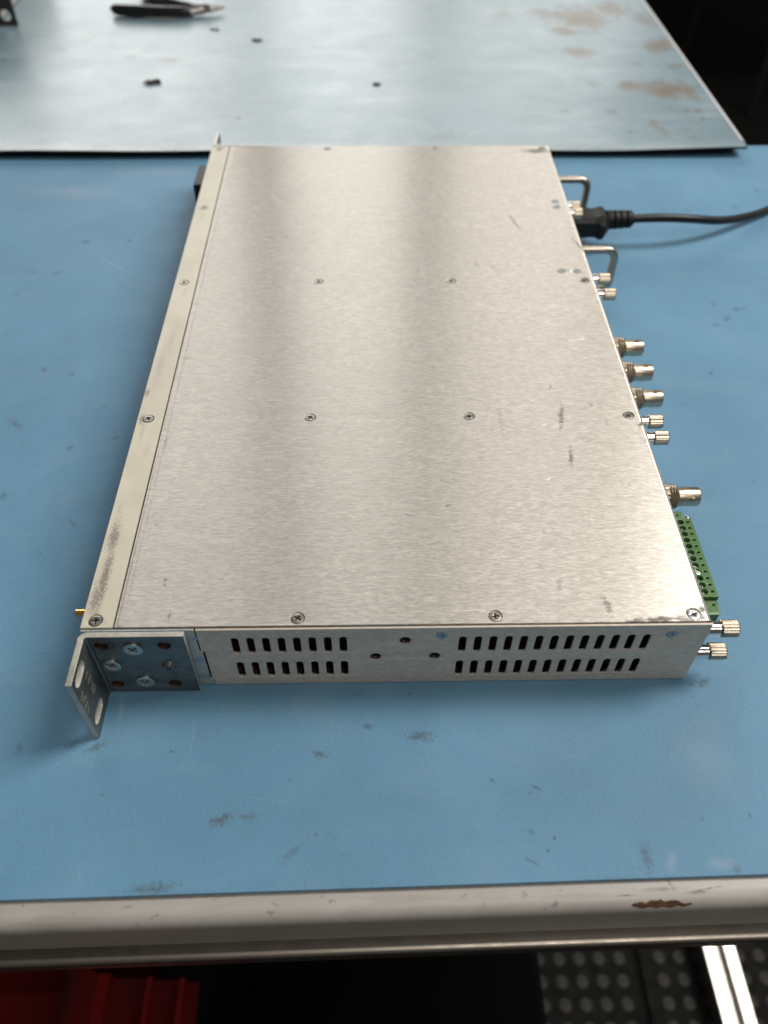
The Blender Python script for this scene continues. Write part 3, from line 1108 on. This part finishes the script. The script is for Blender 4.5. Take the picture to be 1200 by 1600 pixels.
# blue zinc plate under the ear
def mounting_plate(mir):
    b = plate([(0.8, 1.2), (48.4, 1.2), (48.4, 5.2), (47.2, 5.8), (47.2, 26.8), (46.0, 27.4), (46.0, 43.4), (0.8, 43.4)],
              [circle(x, z, 2.72, 20) for x, z in ((8.2, 37.2), (33.4, 37.2), (7.8, 7.2), (32.6, 7.2))] + [circle(44.3, 36.8, 0.9, 12)], 0.8, 0.1)
    bmesh.ops.transform(b, matrix=Matrix.Translation((0, 0.1, 0)) @ XY_TO_XZ, verts=b.verts)
    return b


mp = obj('mounting_plate', mounting_plate(0), M['bluezinc'], unit)
mp['label'] = 'bluish plated steel sheet showing beside the rack ear'
for zc in (21.0, 7.5):
    bm = plate([(x, y) for x, y in slot(0, 0, 3.6, 5.4)], [], 0.12)
    bmesh.ops.transform(bm, matrix=Matrix.Translation((44.6, -0.34, zc)) @ XY_TO_XZ @ Matrix.Rotation(PI / 2, 4, 'Z'), verts=bm.verts)
    obj('blue_spot', bm, M['bluespot'], mp)
bm = plate(circle(0, 0, 1.7, 18), [], 0.12)
bmesh.ops.transform(bm, matrix=Matrix.Translation((45.0, -0.34, 37.5)) @ XY_TO_XZ, verts=bm.verts)
obj('blue_spot', bm, M['bluespot'], mp)


# rack ear, an L of thick plated steel
def mark_walls(b):
    b.normal_update()
    for f_ in b.faces:
        if abs(f_.normal.z) < 0.5:
            c = f_.calc_center_median()
            f_.material_index = 2 if (5.0 < c.x < 41.5 and 1.2 < c.y < 42.8) else 1  # outer edges and slot walls take the painted lit tone, holes brown


def ear_bm():
    b = plate([(4.0, 0.4), (42.4, 0.4), (42.4, 43.6), (4.0, 43.6)],
              [circle(x, z, 2.7, 22) for x, z in ((8.1, 37.1), (33.5, 37.0), (7.8, 7.1), (32.6, 7.1))], 2.5, 0.25)
    mark_walls(b)
    bmesh.ops.transform(b, matrix=Matrix.Translation((0, -2.05, 0)) @ XY_TO_XZ, verts=b.verts)
    f = plate([(-25.0, 0.4), (-4.3, 0.4), (-4.3, 43.6), (-25.0, 43.6)], [slot(-16.8, 34.8, 4.2, 10.6), slot(-16.2, 6.6, 4.2, 10.0)] if False else
              [[(y, z) for z, y in slot(38.3, -16.6, 5.8, 11.6)], [(y, z) for z, y in slot(8.6, -16.8, 5.8, 11.6)]], 2.5, 0.25)
    mark_walls(f)
    bmesh.ops.transform(f, matrix=Matrix.Translation((1.75, 0, 0)) @ XY_TO_YZ, verts=f.verts)
    tmp = bpy.data.meshes.new('tmp')
    f.to_mesh(tmp)
    f.free()
    b.from_mesh(tmp)
    bpy.data.meshes.remove(tmp)
    # bend
    n = 8
    cols = []
    for k in range(n + 1):
        a = PI / 2 * k / n
        d = Vector((-math.sin(a), math.cos(a), 0))
        c = Vector((4.0, -4.3, 0))
        cols.append([b.verts.new(c + d * r + Vector((0, 0, z))) for r, z in ((1.0, 0.4), (3.5, 0.4), (3.5, 43.6), (1.0, 43.6))])
    for P, Q in zip(cols, cols[1:]):
        for k in range(4):
            b.faces.new((P[k], P[(k + 1) % 4], Q[(k + 1) % 4], Q[k])).material_index = 1 if k in (0, 2) else 0
    bmesh.ops.recalc_face_normals(b, faces=b.faces)
    return b


ear = obj('rack_ear', ear_bm(), [M['zinc'], M['lit_edge'], M['brown']], unit, angle=30)
ear['label'] = 'grey plated rack ear on the near front corner with three cross head screws'
EY = -3.3
for x, z in ((8.1, 37.1), (33.5, 37.0), (7.8, 7.1), (32.6, 7.1)):
    bm = NB()
    lathe(bm, (x, -0.75, z), (0, 1, 0), [(0, 2.69), (2.6, 2.6), (2.7, 0)], 22)
    obj('hole_liner', bm, M['brown'], ear)
big = []
bm = plate(circle(0, 0, 4.15, 30), [cross(0, 0, 2.3, 0.5, 0.5)], 1.0, 0.25)
bmesh.ops.transform(bm, matrix=Matrix.Translation((0, 0, 0.3)), verts=bm.verts)
lathe(bm, (0, 0, -0.5), (0, 0, 1), [(0, 4.4), (0.35, 4.35), (0.36, 0)], 26, 1)
bmesh.ops.transform(bm, matrix=XY_TO_XZ, verts=bm.verts)
ear_screw = to_mesh('screw', bm, [M['ear_screw'], M['dark_inset']])
for x, z in ((20.5, 35.0), (8.9, 22.8), (20.3, 9.4)):
    link('screw', ear_screw, ear, (x * MM, EY * MM, z * MM), (0, random.uniform(-.5, .5), 0))
bm = NB()
lathe(bm, (32.8, EY + 0.1, 22.0), (0, -1, 0), [(0, 3.4), (0.6, 2.9), (1.5, 2.2), (2.0, 1.7), (1.9, 1.2), (0.9, 1.1), (0.8, 0)], 26)
obj('threaded_boss', bm, M['zinc'], ear)
for s, z, y in (('48-13', 24.6, -12.6), ('VLN', 25.2, -21.8)):
    bm = text_bm(s, 6.4, 0.08)
    # reads upside down from the camera, stamped on the inner face of the flange
    m4 = Matrix.Translation((3.04, y, z)) @ XY_TO_YZ @ Matrix.Rotation(math.radians(90), 4, 'Z')
    bmesh.ops.transform(bm, matrix=m4, verts=bm.verts)
    obj('stamped_lettering', bm, M['lettering'], ear)

# the other ear, at the far end: mirrored
b2 = ear_bm()
bmesh.ops.transform(b2, matrix=Matrix.Translation((0, W, 0)) @ Matrix.Diagonal((1, -1, 1, 1)), verts=b2.verts)
bmesh.ops.reverse_faces(b2, faces=b2.faces)
o = obj('rack_ear', b2, [M['zinc'], M['lit_edge'], M['brown']], unit, angle=30)
o['label'] = 'rack ear at the far end, only its upright flange showing'
m2 = mounting_plate(1)
bmesh.ops.transform(m2, matrix=Matrix.Translation((0, W, 0)) @ Matrix.Diagonal((1, -1, 1, 1)), verts=m2.verts)
bmesh.ops.reverse_faces(m2, faces=m2.faces)
obj('mounting_plate', m2, M['bluezinc'], unit)

# front side
bm = NB()
lathe(bm, (0.5, 15.4, 34), (-1, 0, 0), [(0, 2.2), (1.2, 2.2), (1.3, 1.5), (6.6, 1.5), (7.6, 1.55), (7.7, 1.3), (7.7, 0.7), (5, 0.7), (5, 0)], 24)
o = obj('gold_socket', bm, M['gold'], unit)
o['label'] = 'small gold coaxial socket at the near front corner'
bm = NB()
box(bm, -9.6, 1.0, 392, 424, 12, 35, 1.0)
box(bm, -10.4, -9.5, 395, 421, 14, 33, 0.4)
obj('black_knob_block', bm, M['black_plastic'], unit)

# rear side: coaxial sockets
def bnc(x_tip):
    pass


bm = NB()
lathe(bm, (0, 0, 0), (1, 0, 0), [(10.2, 4.3), (10.3, 4.75), (20.6, 4.75), (21.2, 4.45), (21.2, 3.7), (13, 3.7), (13, 2.2), (19, 2.2), (19, 1.2), (14, 1.1), (14, 0)], 36)
barrel_me = to_mesh('barrel', bm, M['nickel'])
bm = NB()
lathe(bm, (0, 0, 0), (1, 0, 0), [(-0.5, 7.2), (2.0, 7.2), (2.3, 6.6), (4.6, 6.6), (4.9, 6.0), (5.8, 6.3), (6.5, 5.9), (7.2, 6.2), (7.9, 5.8), (8.6, 6.1), (9.4, 5.6), (10.0, 5.4), (10.25, 4.8)], 40, ripple=(2, 3, 0.35))
nut_me = to_mesh('nut', bm, M['tarnish'], 25)
bm = NB()
lathe(bm, (17.0, 0, 4.6), (0, 0, 1), [(0, 1.15), (0.9, 1.1), (1.3, 0.8), (1.35, 0)], 16)
lug_me = to_mesh('lug', bm, M['nickel'])
bncs = [(200.8, 30.5, 0.0), (178.0, 30.5, 0.0), (155.4, 30.5, 0.0), (82.4, 30.5, 1.05)]
for y, z, roll in bncs:
    o = link('coaxial_socket', barrel_me, unit, (0.257, y * MM, z * MM))
    o.rotation_euler = (roll, 0, 0)
    o.scale = (0.94, 1, 1)
    link('nut', nut_me, o)
    link('lug', lug_me, o)
    l2 = link('lug', lug_me, o)
    l2.rotation_euler = (PI, 0, 0)

# captive thumb screws: smooth collar and knurled slotted head
bm = NB()
rk = [(7.2, 2.5), (7.3, 3.55), (7.8, 3.75), (14.6, 3.75), (15.3, 3.3), (15.3, 0.0)]
lathe(bm, (0, 0, 0), (1, 0, 0), rk, 40, ripple=(1, 4, 0.24))
box(bm, 14.1, 15.36, -3.5, 3.5, -0.45, 0.45, mi=1)
th_head = to_mesh('thumb_screw', bm, [M['nickel'], M['dark_inset']], 20)
bm = NB()
lathe(bm, (0, 0, 0), (1, 0, 0), [(-0.5, 3.1), (6.9, 3.1), (7.0, 2.5)], 28)
th_col = to_mesh('collar', bm, M['chrome'])
ths = [(4.2, 33.4, 0.3), (3.9, 16.2, 0.0), (133.4, 33.4, 0.05), (121.0, 33.4, 0.6),
       (251.4, 33.4, 1.0), (268.6, 33.4, 0.4), (363.0, 33.0, 0.8), (353.0, 33.0, 0.2)]
for y, z, roll in ths:
    o = link('thumb_screw', th_head, unit, (0.257, y * MM, z * MM))
    o.rotation_euler = (roll, 0, 0)
    o.scale = (0.78 if y in (363.0, 353.0) else 0.93, 1, 1)
    link('collar', th_col, o)

# bent rod handles
def handle(y):
    zt, zb, xe, r = 37.0, 7.0, 281.0, 7.0
    pts = [(254, y, zt)] + [(268, y, zt)]
    for k in range(9):
        a = PI / 2 * k / 8
        pts.append((xe - r + r * math.sin(a), y, zt - r + r * math.cos(a)))
    pts.append((xe, y, (zt + zb) / 2))
    for k in range(9):
        a = PI / 2 * k / 8
        pts.append((xe - r + r * math.cos(a), y, zb + r - r * math.sin(a)))
    pts.append((254, y, zb))
    b = NB()
    tube(b, pts, 2.65, 18)
    return b


for y in (297.5, 395.0):
    obj('handle', handle(y), M['rod'], unit)

# green pluggable terminal strip
pitch = 3.7
y_first = 67.0
hz = 29.4
ty = [y_first - k * pitch for k in range(12)]
xl, xr = 257.2, 270.5
holes = [circle(264.9, y, 1.45, 18) for y in ty] + [[(x, y) for x, y in ((267.6, yy - 0.55), (269.0, yy - 0.55), (269.0, yy + 0.55), (267.6, yy + 0.55))] for yy in ty]
bm = plate([(xl, 23.4), (xr, 23.4), (xr, 69.8), (xl, 69.8)], holes, 3.0, 0.15)
bmesh.ops.transform(bm, matrix=Matrix.Translation((0, 0, hz - 1.5)), verts=bm.verts)
box(bm, xl, xr - 0.3, 23.6, 69.6, 12.0, hz - 3.05)
tb = obj('terminal_block', bm, M['green'], unit)
bm = plate([(xl, 15.4), (xr - 1.6, 15.4), (xr - 0.4, 17.0), (xr - 0.4, 23.3), (xl, 23.3)], [circle(267.9, 20.8, 0.55, 12)], 8.0, 0.3)
bmesh.ops.transform(bm, matrix=Matrix.Translation((0, 0, hz - 6.2)), verts=bm.verts)
obj('end_flange', bm, M['green'], tb)
bm = plate([(xl, 69.9), (xr - 2.6, 69.9), (xr - 3.6, 74.2), (xl, 74.2)], [circle(264.5, 71.8, 0.5, 12)], 8.0, 0.3)
bmesh.ops.transform(bm, matrix=Matrix.Translation((0, 0, hz - 4.4)), verts=bm.verts)
obj('end_flange', bm, M['green'], tb)
for yy in ty:
    bm = NB()
    box(bm, xl + 0.1, xl + 4.2, yy - 1.25, yy + 1.25, hz - 0.1, hz + 1.5, 0.25)
    obj('moulded_rib', bm, M['green'], tb)
bm = plate(circle(0, 0, 1.3, 18), [cross(0, 0, 1.35 * 0.86, 0.2, 0.2)[0:0] or [(-1.0, -0.17), (1.0, -0.17), (1.0, 0.17), (-1.0, 0.17)]], 0.5, 0.05)
lathe(bm, (0, 0, -0.8), (0, 0, 1), [(0, 1.2), (0.01, 0)], 14, 1)
tsm = to_mesh('terminal_screw', bm, [M['bright_screw'], M['dark_inset']])
for k, y in enumerate(ty):
    dz = -0.7 if k == 8 else random.uniform(-2.6, -1.6)
    link('terminal_screw', tsm, tb, (0.2649, y * MM, (hz + dz) * MM), (0, 0, random.uniform(0, 3)))
bm = NB()
box(bm, xr - 1.9, xr - 0.7, 69.9, 71.6, hz - 3.4, hz - 0.4, 0.15)
obj('metal_tab', bm, M['chrome'], tb)
# edge tabs of the plug-in modules on the rear
bm = NB()
for y0, y1 in ((76, 116), (122, 131), (146, 212), (234, 300)):
    box(bm, 257.05, 257.7, y0, y1, 3.5, H - 4.6, 0.1)
    for q in range(2):
        yy = random.uniform(y0, y1 - 4)
        box(bm, 257.05, 258.3, yy, yy + 3, H - 9, H - 4.2, 0.1)
obj('module_plate', bm, M['side'], unit, uv='yz')

# ------------------------------------------------------------------ power cord
cord = thing('power_cord', 'black mains cord with moulded plug pushed into the rear of the rack unit', 'power cord', (0.2585, 0.366, 0.019))
bm = NB()


def ring_box(cx, w, h, z=0.0, ch=2.0):
    a, b = w / 2, h / 2
    return [(cx, y, zz + z) for y, zz in ((-a + ch, -b), (a - ch, -b), (a, -b + ch), (a, b - ch * 1.6), (a - ch * 1.6, b), (-a + ch * 1.6, b), (-a, b - ch * 1.6), (-a, -b + ch))]


secs = [ring_box(0.3, 21, 16), ring_box(14, 21, 16), ring_box(21, 19.5, 15), ring_box(25, 20, 15.4), ring_box(27, 24, 18, 0, 3.5), ring_box(30, 24, 18, 0, 3.5), ring_box(31.5, 20, 15, 0, 3), ring_box(34, 14, 12, 0, 3)]
rings = [[bm.verts.new(p) for p in s] for s in secs]
for A_, B_ in zip(rings, rings[1:]):
    for k in range(8):
        bm.faces.new((A_[k], A_[(k + 1) % 8], B_[(k + 1) % 8], B_[k]))
bm.faces.new(rings[0])
bm.faces.new(rings[-1])
bmesh.ops.recalc_face_normals(bm, faces=bm.faces)
obj('plug', bm, M['black_plastic'], cord, angle=40)
bm = NB()
pf = [(33.0, 6.6)]
for k in range(4):
    t = 34.2 + k * 4.6
    pf += [(t, 6.9 - 0.2 * k), (t + 3.0, 6.7 - 0.2 * k), (t + 3.2, 4.9 - 0.1 * k), (t + 4.3, 4.9 - 0.1 * k)]
pf += [(52.8, 4.4), (53.0, 3.4)]
lathe(bm, (0, 0, 0.6), (1, 0.03, 0.02), pf, 24)
obj('strain_relief', bm, M['black_plastic'], cord, angle=40)
pts = catmull([(51, 1.6, 1.6), (62, 2.2, 1.9), (80, 3.0, 1.6), (100, 6.0, -1.0), (122, 14, -6.5), (145, 27, -11.5), (170, 44, -15.2), (205, 70, -15.9), (260, 100, -15.9), (330, 118, -15.9)], 8)
bm = NB()
tube(bm, pts, 3.05, 16)
obj('cable', bm, M['cable'], cord)

# ------------------------------------------------------------------ things on the far bench
FZ = 0.0078
cut = thing('side_cutters', 'small black handled side cutters lying on the far mat', 'pliers', (-0.092, 0.8425, FZ))
def grip(p, nm):
    b = NB()
    tube(b, catmull([q[:3] for q in p], 6), [r for r in interp([q[3] for q in p], 6)], 16, 1.0)
    o_ = obj(nm, b, M['grip'], cut, angle=60)
    return o_
def interp(v, n):
    out = []
    for a, b in zip(v, v[1:]):
        out += [a + (b - a) * k / n for k in range(n)]
    return out + [v[-1]]
grip([(-72, 5.0, 6.2, 3.0), (-70, 4.4, 6.2, 5.6), (-50, 0.5, 6.2, 6.2), (-20, -3.0, 6.2, 5.8), (5, -3.5, 6.2, 5.4), (14, -2.0, 6.2, 4.2)], 'handle')
grip([(-52, 62, 6.2, 3.0), (-49, 59, 6.2, 5.6), (-30, 42, 6.2, 6.2), (-12, 27, 6.2, 5.8), (6, 15, 6.2, 5.2), (14, 11, 6.2, 4.2)], 'handle')
bm = NB()
tube(bm, catmull([(10, -2, 6), (20, 2, 6), (28, 7, 6), (36, 12, 6), (52, 15, 5.5)], 5), [3.4, 3.5, 3.7, 3.9, 4.2, 4.5, 4.8, 5.0, 5.2, 5.2, 5.0, 4.6, 4.2, 3.8, 3.4, 3.0, 2.5, 2.0, 1.5, 1.0, 0.5], 10, 0.8)
obj('jaw', bm, M['tool_steel'], cut)
bm = NB()
tube(bm, catmull([(10, 12, 6), (20, 10, 6.2), (28, 8, 6.2), (36, 6, 6), (50, 8.5, 5.5)], 5), [3.4, 3.5, 3.7, 3.9, 4.2, 4.5, 4.8, 5.0, 5.2, 5.2, 5.0, 4.6, 4.2, 3.8, 3.4, 3.0, 2.5, 2.0, 1.5, 1.0, 0.5], 10, 0.8)
obj('jaw', bm, M['tool_steel'], cut)
bm = NB()
lathe(bm, (28, 8, 8), (0, 0, 1), [(0, 5.5), (3.4, 5.2), (3.8, 4.4), (3.8, 0)], 20)
obj('pivot', bm, M['tool_steel'], cut)

# another instrument, only the corner of its dark flange shows
ins = thing('instrument', 'dark flanged instrument cropped by the left picture edge on the far mat', 'instrument', (-0.3115, 0.8437, FZ))
bm = plate([(-125, 0.3), (49.0, 0.3), (49.0, 88), (-125, 88)], [circle(38.5, 10.5, 5.6, 24), circle(38.5, 76, 5.6, 24)], 2.2, 0.2)
bmesh.ops.transform(bm, matrix=Matrix.Translation((0, -30.6, 0)) @ XY_TO_XZ, verts=bm.verts)
obj('flange', bm, M['dark_panel'], ins)
bm = NB()
box(bm, -124, 26, -29, 180, 0.3, 86, 1.5)
obj('case', bm, M['pale_metal'], ins)


def scrap(x, y, z, r, lab, grp=None, sx=1.6):
    b = NB()
    for q in range(4):
        rr = bmesh.ops.create_icosphere(b, subdivisions=2, radius=1.0)
        ox, oy = (q - 1.5) * r * 0.55 * sx, random.uniform(-0.5, 0.5) * r
        sc = random.uniform(0.35, 0.75)
        for v in rr['verts']:
            k = 0.55 + 0.8 * random.random()
            v.co = Vector((ox + v.co.x * r * sc * k, oy + v.co.y * r * sc * k, v.co.z * r * 0.55 * sc * k - 0.2 * r))
    o_ = obj('scrap', b, M['debris'], None, angle=10)
    o_.location = (x * MM, y * MM, z + r * 0.5 * MM)
    o_.rotation_euler = (0, 0, random.uniform(-0.4, 0.4))
    tag(o_, lab, 'scrap', grp)
    return o_


scrap(-90.6, 655, FZ, 4.6, 'largest dark scrap on the far mat, below the pliers', 'scraps on the far mat', 1.7)
scrap(2, 768.5, FZ, 3.0, 'dark scrap on the far mat, right of the pliers and higher', 'scraps on the far mat', 1.5)
scrap(128, 650, FZ, 2.6, 'lone dark crumb on the middle of the far mat', 'scraps on the far mat', 1.0)
scrap(-47, 801.6, FZ, 2.6, 'dark crumb right under the tips of the pliers', 'scraps on the far mat', 1.6)

# ------------------------------------------------------------------ under the bench
rb = thing('storage_bin', 'red plastic storage bin under the bench at the left', 'bin', (-0.2, -0.1, -0.9))
bm = NB()
pr = [(66, 470), (94, 500), (96, 506), (90, 512), (72, 512)]
# stepped right rim running towards the back, from inside to outside (x, z)
rim = [(62, 60), (75.5, 500), (94, 503), (97, 486), (106, 486), (106.5, 470), (131, 468), (133, 474), (137, 474), (138, 462), (156, 460), (158, 466), (162, 466), (163, 452), (172, 450), (76, 30), (70, 30), (150, 440), (100, 455), (80, 480), (66, 60)]
c0 = [bm.verts.new((x, -220, z)) for x, z in rim]
c1 = [bm.verts.new((x, 78, z)) for x, z in rim]
for k in range(len(rim)):
    bm.faces.new((c0[k], c0[(k + 1) % len(rim)], c1[(k + 1) % len(rim)], c1[k]))
bm.faces.new(c0)
bm.faces.new(c1)
bmesh.ops.recalc_face_normals(bm, faces=bm.faces)
obj('rim', bm, M['red'], rb, angle=15)
bm = NB()
box(bm, -330, 62, -220, 158, 30, 60, 2)
box(bm, -330, 62, 152, 158, 60.5, 470, 1)
box(bm, -336, -330.2, -220, 158, 30, 480, 1)
box(bm, -330, 62, -226, -220.2, 30, 260, 1)
obj('body', bm, M['red'], rb)

dc = thing('dark_box', 'black boxy shape in deep shadow between the red bin and studded floor mat', 'case', (0.13, 0.1, -0.9))
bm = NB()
box(bm, -130, 150, -330, 290, 6, 330, 6)  # plain box filling the black area beside the bin
obj('shell', bm, M['dark_box'], dc)
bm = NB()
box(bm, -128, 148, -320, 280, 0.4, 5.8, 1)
obj('base', bm, M['dark_box'], dc)
bm = NB()
tube(bm, catmull([(-92, -16, 331.2), (-84, -26, 331.8), (-78, -36, 331.2)], 4), 2.0, 8)
obj('bright_clip', bm, M['chrome'], dc)

# ------------------------------------------------------------------ dim chair beyond the bench, at the right
chair = thing('chair', 'dim brown chair standing in shadow beyond the benches at the right', 'chair', (1.62, 3.1, -0.9), (0, 0, 0.35))
def slab(b, w, d, h, z0, y0, tilt):
    nn = 12
    fr = []
    for i in range(4 * nn):
        a = 2 * PI * i / (4 * nn)
        e = 0.55
        fr.append((w / 2 * math.copysign(abs(math.cos(a)) ** e, math.cos(a)), h / 2 * math.copysign(abs(math.sin(a)) ** e, math.sin(a))))
    A1 = []
    for t in (-d / 2, d / 2):
        A1.append([b.verts.new(Matrix.Translation((0, y0, z0)) @ Matrix.Rotation(tilt, 4, 'X') @ Vector((x, t, z))) for x, z in fr])
    for k in range(4 * nn):
        b.faces.new((A1[0][k], A1[0][(k + 1) % (4 * nn)], A1[1][(k + 1) % (4 * nn)], A1[1][k]))
    b.faces.new(A1[0])
    b.faces.new(A1[1])
    bmesh.ops.recalc_face_normals(b, faces=b.faces)
bm = NB()
slab(bm, 470, 50, 440, 760, 210, -0.25)
obj('backrest', bm, M['chair'], chair)
bm = NB()
slab(bm, 480, 460, 70, 470, -20, 0)
obj('seat', bm, M['chair'], chair)
for sx in (-1, 1):
    for sy in (-1, 1):
        bm = NB()
        tube(bm, [(sx * 200, -20 + sy * 190, 450), (sx * 225, -20 + sy * 225, 0.5)], 13, 10)
        obj('leg', bm, M['chair_frame'], chair)
